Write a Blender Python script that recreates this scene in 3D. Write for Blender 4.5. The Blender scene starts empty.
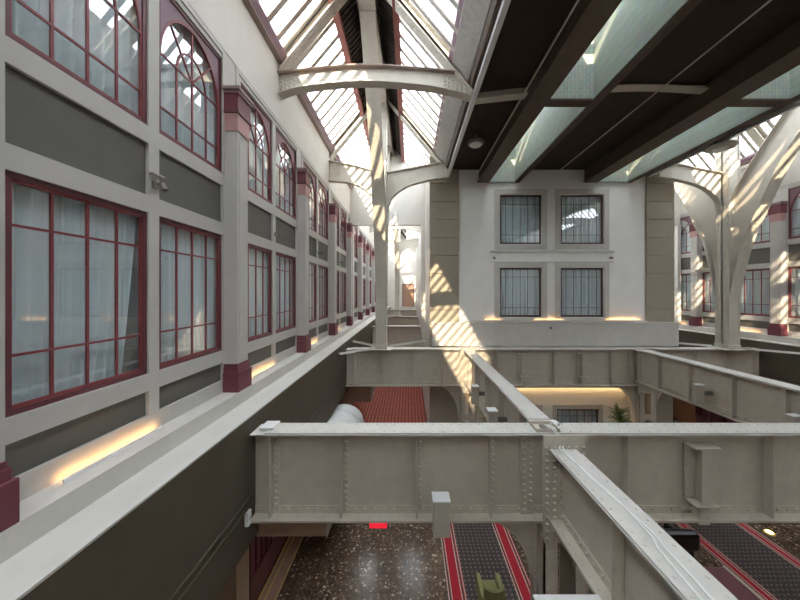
import bpy, bmesh, math, random
from math import sin, cos, pi, radians, sqrt
random.seed(7)
S = bpy.context.scene
# ------------------------------------------------------------------ camera, sky, sun, exposure
cd = bpy.data.cameras.new('camera'); cam = bpy.data.objects.new('camera', cd)
S.collection.objects.link(cam); S.camera = cam
cam.location = (0, 0, 0); cam.rotation_euler = (pi/2, 0, 0)
cd.sensor_width = 36; cd.lens = 13.5; cd.shift_x = -9/800; cd.shift_y = -8/800
cd.clip_start = .05; cd.clip_end = 300
W = bpy.data.worlds.new('sky'); S.world = W; W.use_nodes = True
bg = W.node_tree.nodes['Background']
bg.inputs[0].default_value = (.87, .93, 1.0, 1); bg.inputs[1].default_value = 5.8
sl = bpy.data.lights.new('sun', 'SUN'); sl.energy = 8; sl.angle = radians(.6); sl.color = (1, .80, .56)
so = bpy.data.objects.new('sun', sl); S.collection.objects.link(so)
from mathutils import Vector
so.rotation_euler = Vector((.53, 1.75, -1)).to_track_quat('-Z', 'Y').to_euler()
so.location = (-4, -8, 12)
S.view_settings.view_transform = 'Standard'; S.view_settings.look = 'None'
S.view_settings.gamma = 1; S.view_settings.exposure = .9
S.view_settings.use_curve_mapping = False
for k, v in dict(max_bounces=8, diffuse_bounces=4, glossy_bounces=3, transparent_max_bounces=16).items():
    try: setattr(S.cycles, k, v)
    except Exception: pass

# ------------------------------------------------------------------ materials
def lin(r, g, b):
    f = lambda c: (c/255/12.92) if c/255 <= .04045 else ((c/255+.055)/1.055)**2.4
    return (f(r), f(g), f(b), 1)
def nt(name):
    m = bpy.data.materials.new(name); m.use_nodes = True
    t = m.node_tree; return m, t.nodes, t.links, t.nodes['Principled BSDF']
def paint(name, rgb, rough=.6, var=.08, scale=6, bump=.0, metal=0, bscale=60):
    m, N, L, p = nt(name)
    c = lin(*rgb)
    tc = N.new('ShaderNodeTexCoord'); n = N.new('ShaderNodeTexNoise'); n.inputs['Scale'].default_value = scale
    n.inputs['Detail'].default_value = 6
    L.new(tc.outputs['Object'], n.inputs['Vector'])
    r = N.new('ShaderNodeValToRGB'); r.color_ramp.elements[0].position = .3; r.color_ramp.elements[1].position = .7
    r.color_ramp.elements[0].color = tuple(x*(1-var) for x in c[:3])+(1,)
    r.color_ramp.elements[1].color = tuple(min(1, x*(1+var)) for x in c[:3])+(1,)
    L.new(n.outputs[0], r.inputs[0]); L.new(r.outputs[0], p.inputs['Base Color'])
    p.inputs['Roughness'].default_value = rough; p.inputs['Metallic'].default_value = metal
    if bump:
        b = N.new('ShaderNodeBump'); b.inputs['Strength'].default_value = bump; b.inputs['Distance'].default_value = .02
        n2 = N.new('ShaderNodeTexNoise'); n2.inputs['Scale'].default_value = bscale
        L.new(tc.outputs['Object'], n2.inputs['Vector']); L.new(n2.outputs[0], b.inputs['Height']); L.new(b.outputs[0], p.inputs['Normal'])
    return m
def emit(name, col, st):
    m, N, L, p = nt(name)
    p.inputs['Base Color'].default_value = tuple(col)+(1,)
    p.inputs['Emission Color'].default_value = tuple(col)+(1,); p.inputs['Emission Strength'].default_value = st
    return m
def thin_glass(name, tint, ior, rough=.0):
    m, N, L, p = nt(name); N.remove(p)
    o = N['Material Output']; mx = N.new('ShaderNodeMixShader'); lw = N.new('ShaderNodeLayerWeight'); lw.inputs[0].default_value = .5
    pw = N.new('ShaderNodeMath'); pw.operation = 'POWER'; pw.inputs[1].default_value = 5
    f = N.new('ShaderNodeMath'); f.operation = 'MULTIPLY_ADD'; f.inputs[1].default_value = .9; f.inputs[2].default_value = ior
    L.new(lw.outputs['Facing'], pw.inputs[0]); L.new(pw.outputs[0], f.inputs[0])
    t = N.new('ShaderNodeBsdfTransparent'); t.inputs[0].default_value = tint
    g = N.new('ShaderNodeBsdfGlossy'); g.inputs['Roughness'].default_value = rough
    L.new(f.outputs[0], mx.inputs[0]); L.new(t.outputs[0], mx.inputs[1]); L.new(g.outputs[0], mx.inputs[2]); L.new(mx.outputs[0], o.inputs[0])
    return m
M = {}
M['trim'] = paint('warm_grey_trim_paint', (190, 187, 181), .55, .03)
M['plaster'] = paint('cream_plaster', (214, 210, 201), .75, .03, 2, .05)
M['front'] = paint('pale_front_plaster', (234, 232, 226), .75, .03, 2, .05)
M['ledge'] = paint('pale_stone_ledge', (200, 196, 188), .6, .05, 3)
M['olive'] = paint('dark_olive_panel', (98, 96, 89), .6, .05, 3)
M['quoin'] = paint('taupe_quoin', (162, 153, 136), .8, .05, 8, .2, 0, 90)
M['darkwall'] = paint('dark_bronze_wall', (84, 77, 63), .6, .08, 2, .08)
M['steel'] = paint('painted_steel', (194, 186, 170), .5, .07, 4, .12, 0, 35)
M['steel_light'] = paint('pale_painted_steel', (196, 190, 176), .5, .05, 4, .08, 0, 35)
M['red'] = paint('window_red_paint', (136, 66, 68), .4, .06)
M['dred'] = paint('dark_maroon_paint', (104, 58, 64), .4, .06)
M['mauve'] = paint('mauve_paint', (132, 104, 114), .5, .06)
M['pink'] = paint('dusty_pink_paint', (184, 142, 138), .5, .05)
M['cap'] = paint('maroon_capital_paint', (112, 58, 68), .5, .06)
M['bframe'] = paint('dark_brown_window_frame', (80, 60, 56), .4, .06)
M['bar'] = paint('pale_glazing_bar', (196, 186, 178), .5, .05)
M['gutter'] = paint('brown_grey_gutter', (150, 132, 124), .6, .06)
M['purlin'] = paint('oxide_red_purlin', (140, 84, 76), .5, .08)
M['deck'] = paint('dark_ridge_deck', (58, 48, 42), .7, .1)
M['soffit'] = paint('dark_brown_soffit', (56, 44, 34), .85, .15, 3, .2, 0, 40)
M['beam'] = paint('brown_steel_beam', (88, 74, 62), .7, .15, 4, .3, 0, 30)
M['slab'] = paint('weathered_grey_boards', (150, 144, 136), .8, .12, 9, .4, 0, 25)
M['white'] = paint('white_paint', (225, 225, 222), .5, .03)
M['flange'] = paint('skylit_pale_flange_paint', (206, 202, 194), .5, .05, 5, .05)  # paler than the web steel: sky light on upward flange faces painted in
M['box'] = paint('beige_box_paint', (186, 180, 166), .5, .03)
M['black'] = paint('black_leather', (28, 27, 27), .35, .1, 8, .1)
M['green'] = paint('olive_green_fabric', (140, 140, 92), .7, .08, 12, .2)
M['leaf'] = paint('plant_leaf', (104, 122, 66), .5, .25, 5)
M['trunk'] = paint('plant_stem', (96, 78, 54), .8, .15)
M['pot'] = paint('glazed_pot', (70, 62, 54), .4, .1)
M['wicker'] = paint('wicker', (150, 104, 74), .7, .25, 30, .3)
M['terra'] = paint('terracotta_wall', (150, 104, 72), .75, .08, 2)
M['pier'] = paint('tan_stone_pier', (160, 138, 112), .7, .08, 3)
M['timber'] = paint('brown_timber', (166, 134, 112), .7, .1, 4)
M['gold'] = paint('brass_strip', (214, 180, 110), .35, .05, 4, 0, .3)
M['cable'] = paint('white_cable', (236, 236, 232), .5, .02)
M['grey'] = paint('grey_cast_metal', (120, 116, 108), .5, .05)
M['room'] = paint('dim_room_wall', (150, 146, 138), .9, .03)
M['warm'] = emit('warm_led', (1, .55, .22), 8)
M['warmw'] = emit('warm_cove_led', (1, .66, .33), 13)
M['redlit'] = emit('red_lit_acrylic', (1, .02, .05), .45)
M['amber'] = emit('amber_lamp_reflection', (1, .62, .18), 5)  # emission imitating a lamp reflected in the polished floor
M['glass'] = thin_glass('window_glass', (.96, .985, .99, 1), .13)
M['sglass'] = thin_glass('skylight_glass', (.97, .98, .99, 1), .02)
def curtain_mat():
    m, N, L, p = nt('pale_voile_curtain')
    p.inputs['Base Color'].default_value = lin(236, 243, 244); p.inputs['Roughness'].default_value = .9
    tc = N.new('ShaderNodeTexCoord'); n = N.new('ShaderNodeTexWave'); n.inputs['Scale'].default_value = 40; n.bands_direction = 'Z'
    b = N.new('ShaderNodeBump'); b.inputs['Strength'].default_value = .1; b.inputs['Distance'].default_value = .003
    L.new(tc.outputs['Object'], n.inputs[0]); L.new(n.outputs[1], b.inputs['Height']); L.new(b.outputs[0], p.inputs['Normal'])
    return m
M['curtain'] = curtain_mat()
def concrete_mat():                      # pale painted brick faces of the light wells
    m, N, L, p = nt('pale_green_painted_brick')
    tc = N.new('ShaderNodeTexCoord'); mp = N.new('ShaderNodeMapping'); mp.inputs['Rotation'].default_value = (pi/2, 0, pi/2)
    br = N.new('ShaderNodeTexBrick'); br.inputs['Scale'].default_value = 2.6
    br.inputs['Color1'].default_value = lin(196, 204, 194); br.inputs['Color2'].default_value = lin(184, 192, 182); br.inputs['Mortar'].default_value = lin(150, 164, 156)
    br.inputs['Mortar Size'].default_value = .012
    n = N.new('ShaderNodeTexNoise'); n.inputs['Scale'].default_value = 5
    mx = N.new('ShaderNodeMixRGB'); mx.blend_type = 'MULTIPLY'; mx.inputs[0].default_value = .35
    L.new(tc.outputs['Object'], mp.inputs[0]); L.new(mp.outputs[0], br.inputs[0]); L.new(tc.outputs['Object'], n.inputs[0])
    L.new(br.outputs[0], mx.inputs[1]); L.new(n.outputs[1], mx.inputs[2]); L.new(mx.outputs[0], p.inputs['Base Color'])
    p.inputs['Roughness'].default_value = .7; return m
M['well'] = concrete_mat()
def floor_mat():
    m, N, L, p = nt('speckled_marble_tile')
    tc = N.new('ShaderNodeTexCoord')
    v = N.new('ShaderNodeTexVoronoi'); v.inputs['Scale'].default_value = 24; v.feature = 'F1'
    L.new(tc.outputs['Object'], v.inputs[0])
    r = N.new('ShaderNodeValToRGB'); e = r.color_ramp.elements
    e[0].position = .0; e[0].color = lin(70, 56, 46); e[1].position = 1; e[1].color = lin(205, 190, 170)
    for pos, c in ((.5, (92, 76, 62)), (.85, (106, 88, 72)), (.95, (150, 132, 114))):
        k = e.new(pos); k.color = lin(*c)
    sx = N.new('ShaderNodeSeparateColor'); L.new(v.outputs['Color'], sx.inputs[0]); L.new(sx.outputs[0], r.inputs[0])
    br = N.new('ShaderNodeTexBrick'); br.offset = 0; br.inputs['Scale'].default_value = 1
    br.inputs['Brick Width'].default_value = .45; br.inputs['Row Height'].default_value = .45; br.inputs['Mortar Size'].default_value = .006
    br.inputs['Color1'].default_value = (1, 1, 1, 1); br.inputs['Color2'].default_value = (.86, .86, .86, 1); br.inputs['Mortar'].default_value = (.45, .4, .35, 1)
    L.new(tc.outputs['Object'], br.inputs[0])
    mx = N.new('ShaderNodeMixRGB'); mx.blend_type = 'MULTIPLY'; mx.inputs[0].default_value = 1
    L.new(r.outputs[0], mx.inputs[1]); L.new(br.outputs[0], mx.inputs[2]); L.new(mx.outputs[0], p.inputs['Base Color'])
    p.inputs['Roughness'].default_value = .16; return m
M['floor'] = floor_mat()
def dots(name, base, dot, scale, rough=.9, lo=.18):
    m, N, L, p = nt(name)
    tc = N.new('ShaderNodeTexCoord'); v = N.new('ShaderNodeTexVoronoi'); v.inputs['Scale'].default_value = scale; v.inputs['Randomness'].default_value = .12
    L.new(tc.outputs['Object'], v.inputs[0])
    r = N.new('ShaderNodeValToRGB'); r.color_ramp.elements[0].position = lo; r.color_ramp.elements[1].position = lo+.06
    r.color_ramp.elements[0].color = lin(*dot); r.color_ramp.elements[1].color = lin(*base)
    L.new(v.outputs[0], r.inputs[0]); L.new(r.outputs[0], p.inputs['Base Color']); p.inputs['Roughness'].default_value = rough
    return m
M['carpet'] = dots('dark_dotted_carpet', (70, 62, 62), (128, 116, 108), 9)
M['redcarpet'] = dots('brick_red_dotted_carpet', (122, 48, 36), (176, 120, 98), 5.5, .9, .2)
M['cred'] = paint('crimson_carpet', (168, 26, 44), .9, .1, 30)
M['cwhite'] = paint('cream_carpet_line', (214, 190, 176), .9, .05)

# ------------------------------------------------------------------ mesh helpers
ident = lambda a, b, c: (a, b, c)
class MB:
    def __init__(s, mp=ident): s.v = []; s.f = []; s.m = []; s.mp = mp; s.mats = []
    def mi(s, mat):
        if mat is None: return 0
        if mat not in s.mats: s.mats.append(mat)
        return s.mats.index(mat)
    def add(s, pts, faces, mat=None):
        o = len(s.v); s.v += [s.mp(*p) for p in pts]; k = s.mi(mat)
        for f in faces: s.f.append([o+i for i in f]); s.m.append(k)
    def box(s, x0, x1, y0, y1, z0, z1, mat=None):
        P = [(x, y, z) for x in (x0, x1) for y in (y0, y1) for z in (z0, z1)]
        s.add(P, [(0, 1, 3, 2), (4, 6, 7, 5), (0, 4, 5, 1), (2, 3, 7, 6), (0, 2, 6, 4), (1, 5, 7, 3)], mat); return s
    def prism(s, poly, d0, d1, axis, mat=None):     # poly in the two other axes
        n = len(poly)
        def pt(p, d):
            return {'x': (d, p[0], p[1]), 'y': (p[0], d, p[1]), 'z': (p[0], p[1], d)}[axis]
        s.add([pt(p, d0) for p in poly]+[pt(p, d1) for p in poly],
              [tuple(range(n)), tuple(range(2*n-1, n-1, -1))]+[(i, (i+1) % n, n+(i+1) % n, n+i) for i in range(n)], mat); return s
    def band(s, A, B, d0, d1, axis, mat=None):      # strip between two point rows, extruded
        for i in range(len(A)-1):
            s.prism([A[i], A[i+1], B[i+1], B[i]], d0, d1, axis, mat)
        return s
    def bar(s, p0, p1, w, h, up=(0, 0, 1), mat=None):
        p0, p1 = Vector(p0), Vector(p1); d = (p1-p0).normalized(); u = Vector(up)
        a = d.cross(u).normalized(); b = a.cross(d).normalized(); P = []
        for p in (p0, p1):
            for i, j in ((-1, -1), (1, -1), (1, 1), (-1, 1)): P.append(tuple(p+a*i*w/2+b*j*h/2))
        s.add(P, [(0, 3, 2, 1), (4, 5, 6, 7)]+[(i, (i+1) % 4, 4+(i+1) % 4, 4+i) for i in range(4)], mat); return s
    def tube(s, pts, r, n=8, mat=None, caps=True):
        pts = [Vector(p) for p in pts]; rr = r if isinstance(r, (list, tuple)) else [r]*len(pts); P = []
        for i, p in enumerate(pts):
            d = (pts[min(i+1, len(pts)-1)]-pts[max(i-1, 0)]).normalized()
            u = Vector((0, 0, 1)) if abs(d.z) < .9 else Vector((1, 0, 0))
            a = d.cross(u).normalized(); b = a.cross(d)
            for k in range(n): P.append(tuple(p+rr[i]*(a*cos(2*pi*k/n)+b*sin(2*pi*k/n))))
        F = [(i*n+k, i*n+(k+1) % n, (i+1)*n+(k+1) % n, (i+1)*n+k) for i in range(len(pts)-1) for k in range(n)]
        if caps: F += [tuple(range(n)), tuple(range((len(pts)-1)*n, len(pts)*n))]
        s.add(P, F, mat); return s
    def lathe(s, prof, c, n=20, mat=None):
        P = [(c[0]+r*cos(2*pi*k/n), c[1]+r*sin(2*pi*k/n), c[2]+z) for r, z in prof for k in range(n)]
        s.add(P, [(i*n+k, i*n+(k+1) % n, (i+1)*n+(k+1) % n, (i+1)*n+k) for i in range(len(prof)-1) for k in range(n)]
              + [tuple(range(n)), tuple(range((len(prof)-1)*n, len(prof)*n))], mat); return s
    def rivet(s, p, ax, sg=1, r=.02, h=.014):
        i = 'xyz'.index(ax); a, b = [(1, 2), (0, 2), (0, 1)][i]; P = []
        for rr, hh in ((r, 0), (r*.75, h*.75)):
            for k in range(6):
                q = list(p); q[a] += rr*cos(k*pi/3); q[b] += rr*sin(k*pi/3); q[i] += sg*hh; P.append(tuple(q))
        q = list(p); q[i] += sg*h; P.append(tuple(q))
        s.add(P, [(k, (k+1) % 6, 6+(k+1) % 6, 6+k) for k in range(6)]+[(6+k, 6+(k+1) % 6, 12) for k in range(6)]); return s
    def build(s, name, mat=None, parent=None, smooth=False, bevel=0):
        me = bpy.data.meshes.new(name)
        if parent is None:
            xs = [v[0] for v in s.v]; ys = [v[1] for v in s.v]; zs = [v[2] for v in s.v]
            o = ((min(xs)+max(xs))/2, (min(ys)+max(ys))/2, min(zs))
        else: o = parent['_o']
        me.from_pydata([(a-o[0], b-o[1], c-o[2]) for a, b, c in s.v], [], s.f)
        mats = s.mats if s.mats else [mat]
        for m in mats: me.materials.append(M[m])
        for p, k in zip(me.polygons, s.m): p.material_index = k; p.use_smooth = smooth
        bm = bmesh.new(); bm.from_mesh(me); bmesh.ops.recalc_face_normals(bm, faces=bm.faces); bm.to_mesh(me); bm.free()
        ob = bpy.data.objects.new(name, me); S.collection.objects.link(ob); ob['_o'] = o
        if parent is None: ob.location = o
        else: ob.parent = parent
        if bevel:
            b = ob.modifiers.new('bevel', 'BEVEL'); b.width = bevel; b.segments = 2; b.limit_method = 'ANGLE'
        return ob
def thing(name, label, cat, loc, group=None):
    o = bpy.data.objects.new(name, None); S.collection.objects.link(o); o.empty_display_size = .2
    o.location = loc; o['_o'] = tuple(loc); o['label'] = label; o['category'] = cat
    if group: o['group'] = group
    return o
def tag(o, label, cat, group=None):
    o['label'] = label; o['category'] = cat
    if group: o['group'] = group
    return o
def struct(o): o['kind'] = 'structure'; return o
ORD = ['nearest', 'second', 'third', 'fourth', 'fifth', 'sixth', 'seventh', 'eighth', 'ninth', 'tenth', 'eleventh', 'twelfth', 'thirteenth', 'fourteenth',
       'fifteenth', 'sixteenth', 'seventeenth', 'eighteenth', 'nineteenth', 'twentieth', 'twenty-first', 'twenty-second', 'twenty-third', 'twenty-fourth']

# ------------------------------------------------------------------ key dimensions (camera eye is the origin)
XL, XR, MS = -3.5, 16.1, 12.6
ZF = -6.8                                        # ground floor
YB, YG, YE = -8.0, 17.8, 45.0                    # rear wall, gable between the roofs, far end
mir = lambda x: MS-x
left = lambda u, y, z: (XL+u, y, z)
right = lambda u, y, z: (XR-u, y-.3, z)
PIL = [-1.66, 2.04, 5.68, 9.38, 13.1, 16.82, 20.54, 24.26, 27.98, 31.7, 35.42, 39.14, 42.86]
PW = .37

# ------------------------------------------------------------------ ground floor
struct(MB().box(-3.5, 16.1, YB, YE, ZF-.2, ZF).build('floor', 'floor'))
struct(MB().box(-3.5, 16.1, YB-.3, YB, ZF, 9).build('wall_rear', 'plaster'))

# ------------------------------------------------------------------ side walls with windows
WN = [0]
def curtain(mp, s0, s1, z0, z1, label, group, gap=0):
    n = int((s1-s0)/.014); P = []; F = []
    ph = random.random()*6; rows = 6; nf = 9+random.random()*3
    for j in range(rows+1):
        z = z0+(z1-z0)*j/rows
        for i in range(n+1):
            t = i/n; amp = .036*(.6+.4*(1-j/rows))
            w = sin(2*pi*nf*t+ph+.7*sin(5*t+ph))*amp*1.5+.3*amp*sin(2*pi*nf*2.3*t+ph*2)
            tt = s0+(s1-s0)*t*(1-gap*.18*(1-j/rows))
            P.append((w-.17, tt, z))
    for j in range(rows):
        for i in range(n): a = j*(n+1)+i; F.append((a, a+1, a+n+2, a+n+1))
    b = MB(mp); b.add(P, F)
    return tag(b.build('curtain', 'curtain', smooth=True), label, 'curtain', group)
def window(mp, s0, s1, z0, z1, rows, cols, fr='dred', mu='red', arch=None, fw=.055):
    """arch = spring height: glass ends in a half-round below the head z1"""
    WN[0] += 1
    f = MB(mp); u0, u1 = -.075, -.025
    f.box(u0, u1, s0, s0+fw, z0, z1).box(u0, u1, s1-fw, s1, z0, z1).box(u0, u1, s0+fw, s1-fw, z0, z0+fw).box(u0, u1, s0+fw, s1-fw, z1-fw, z1)
    w = struct(f.build('window_%d' % WN[0], fr))
    a, b = s0+fw, s1-fw; c = (a+b)/2; R = (b-a)/2; q = .024 if arch or fr == 'dred' else .016
    m = MB(mp); v0, v1 = -.07, -.048
    top = arch if arch else z1-fw
    m.box(v0, v1+.008, a, a+.02, z0+fw, top).box(v0, v1+.008, b-.02, b, z0+fw, top).box(v0, v1+.008, a, b, z0+fw, z0+fw+.03)
    if not arch: m.box(v0, v1+.008, a, b, top-.03, top)
    for t in cols: x = a+(b-a)*t; m.box(v0, v1, x-q/2, x+q/2, z0+fw, top)
    for z in rows: m.box(v0+.005, v1+.005, a, b, z-q/2, z+q/2)
    if arch:
        n = 24; th = [pi*k/n for k in range(n+1)]; rise = (z1-fw-.05-arch)
        arc = lambda r: [(c-R*r*cos(t), arch+rise*r*sin(t)) for t in th]
        A, B = arc(1.0), arc(.955); m.band(A, B, v0, v1+.008, 'x')
        m.band(arc(.5), arc(.465), v0, v1, 'x')
        for t in (pi/4, pi/2, 3*pi/4):
            m.bar((-.06, c, arch), (-.06, c-R*.97*cos(t), arch+rise*.97*sin(t)), q, .024, (1, 0, 0))
        sp = MB(mp); sp.band(A, [(p[0], z1-fw) for p in A], -.06, -.045, 'x'); sp.build('spandrel', 'mauve', w)
    m.build('glazing_bars', mu, w)
    g = MB(mp); g.box(-.066, -.063, a, b, z0+fw, z1-fw); g.build('window_glass', 'glass', w)
    return w
ZR = [(-1.33, -1.66), (2.0, 1.30)]
def side_wall(side, mp):
    bd = MB(mp); T = -.34
    lo, hi = PIL[0]-3.2, YE
    top = 6.25
    H = [(-1.89, -1.66), (-1.33, -1.10), (1.07, 1.30), (2.0, 2.23), (4.38, top)]
    bd.box(T, 0, YB, PIL[0]+PW, -1.89, top)
    cnt = 0
    for i in range(len(PIL)-1):
        s, e = PIL[i]+PW, PIL[i+1]
        w = (e-s-.40)/2; a0, a1 = s+.19, s+.19+w; b0, b1 = a1+.17, a1+.17+w
        for y0, y1 in ((PIL[i]+PW if i else s, a0), (a1, b0), (b1, e+PW)): bd.box(T, 0, y0, y1, -1.89, top)
        for z0, z1 in H:
            bd.box(T, 0, a0, a1, z0, z1); bd.box(T, 0, b0, b1, z0, z1)
        # raised surround of the double window
        bd.box(0, .02, s-.0, e, 4.47, 4.56).box(0, .02, s, s+.09, 2.23, 4.47).box(0, .02, e-.07, e, 2.23, 4.47)
    bd.box(T, 0, PIL[-1], YE, -1.89, top)
    wl = struct(bd.build('wall_'+side, 'trim'))
    up = MB(mp); up.box(0, .012, YB, YE, 4.58, 6.14); up.build('upper_plaster', 'plaster', wl)
    pn = 0
    for i in range(len(PIL)-1):
        if side == 'right' and i < 1: continue
        s, e = PIL[i]+PW, PIL[i+1]
        w = (e-s-.40)/2; a0, a1 = s+.19, s+.19+w; b0, b1 = a1+.17, a1+.17+w
        for j, (c0, c1) in enumerate(((a0, a1), (b0, b1))):
            k = (i-1)*2+j
            q = MB(mp); q.box(-.09, -.045, c0, c1, 1.30, 2.0); q.build('recessed_panel', 'olive', wl)
            q = MB(mp); q.box(-.09, -.045, c0, c1, -1.66, -1.33); q.build('recessed_panel', 'olive', wl)
            window(mp, c0, c1, -1.10, 1.07, (-.57, .60), (.25, .5, .75))
            window(mp, c0, c1, 2.23, 4.38, (2.65, 3.42), (.25, .5, .75), arch=3.42)
            if k >= 0: wh = '%s window from the camera' % ORD[k]
            else: wh = 'window %s the camera' % ('behind' if j == 0 else 'beside')
            g = 'curtains behind the %s wall windows' % side
            curtain(mp, c0, c1, -1.14, 1.12, 'pale voile curtain, lower row, %s wall, %s' % (side, wh), g, gap=(1 if k in (0, 3) else 0))
            curtain(mp, c0, c1, 2.19, 4.42, 'pale voile curtain, upper arched row, %s wall, %s' % (side, wh), g)
    # dim rooms behind
    rb = MB(mp); rb.box(-1.6, -1.5, YB, YE+.3, -2.1, 5.2).box(-1.6, T, YB, YE+.3, 4.45, 4.6).box(-1.6, T, YB, YE+.3, 1.5, 1.65).box(-1.6, T, YB, YE+.3, -2.0, -1.89)
    rb.build('room_shell', 'room', wl)
    # stepped ledge and the dark wall under it
    lg = MB(mp); lg.box(T, .3, YB, YE, -2.3, -1.89).box(.3, .77, YB, YE, -2.16, -2.135).box(.3, .72, YB, YE, -2.3, -2.16)
    tr = struct(lg.build('trim_1' if side == 'left' else 'trim_2', 'ledge'))
    dw = MB(mp); dw.box(.5, .745, YB, YE, -4.38, -2.16).box(.745, .757, YB, YE, -2.42, -2.16).box(.745, .77, YB, YE, -3.56, -3.53).box(.745, .77, YB, YE, -3.70, -3.67)
    dw.box(-.2, .5, YB, YE, -4.38, -4.25)
    struct(dw.build('wall_%s_lower_band' % side, 'darkwall'))
    # pilasters
    for i, y in enumerate(PIL):
        if side == 'right' and i < 2: continue
        w = ('%s from the camera' % ORD[i-1]) if i else 'beside the camera'
        p0 = mp(0, y+PW/2, -1.9)
        t = thing('pilaster', 'pale wall pilaster with maroon capital and base, %s wall, %s' % (side, w), 'pilaster', p0, 'pilasters between the %s wall window bays' % side)
        b = MB(mp); b.box(0, .25, y, y+PW, -1.5, 3.1); b.box(.25, .262, y+.06, y+PW-.06, -1.25, 2.95); b.build('shaft', 'trim', t)
        b = MB(mp); b.box(0, .30, y-.05, y+PW+.06, -1.89, -1.52).box(0, .275, y-.03, y+PW+.03, -1.52, -1.42).box(0, .262, y-.015, y+PW+.015, -1.42, -1.36); b.build('base', 'cap', t, bevel=.008)
        b = MB(mp)
        b.box(0, .27, y-.02, y+PW+.02, 3.05, 3.38, 'pink').box(0, .30, y-.05, y+PW+.05, 3.38, 3.43, 'dred').box(0, .285, y-.04, y+PW+.04, 3.43, 3.74, 'cap')
        cp = b.build('capital', None, t); cp['_o'] = t['_o']
        b = MB(mp); b.box(0, .31, y-.06, y+PW+.06, 3.74, 3.80, 'mauve').box(0, .33, y-.08, y+PW+.08, 3.80, 3.86, 'gutter'); b.build('cornice', None, cp)
        q = y+PW
        st = MB(mp); st.box(.06, .10, q+.45, q+1.5, -1.89, -1.872); st.box(.045, .06, q+.45, q+1.5, -1.89, -1.855, 'white')
    return wl
side_wall('left', left); side_wall('right', right)
def uplight(mp, y0, y1, label, group, zz=-1.89, u0=.05):
    p = mp(u0, (y0+y1)/2, zz)
    t = thing('strip_light', label, 'light', p, group)
    b = MB(mp); b.box(u0+.03, u0+.05, y0, y1, zz, zz+.04); b.build('housing', 'white', t)
    b = MB(mp); b.box(u0+.022, u0+.03, y0+.02, y1-.02, zz+.008, zz+.034); b.build('diffuser', 'warm', t)
for i in range(1, 10):
    y = PIL[i]+PW
    uplight(left, y+.55, y+1.75, 'thin warm strip light on the left ledge, %s bay from the camera' % ORD[i-1], 'strip lights on the left ledge')
    if 2 < i < 7: uplight(right, y+.55, y+1.75, 'thin warm strip light on the right ledge, %s bay from the camera' % ORD[i-1], 'strip lights on the right ledge')

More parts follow.
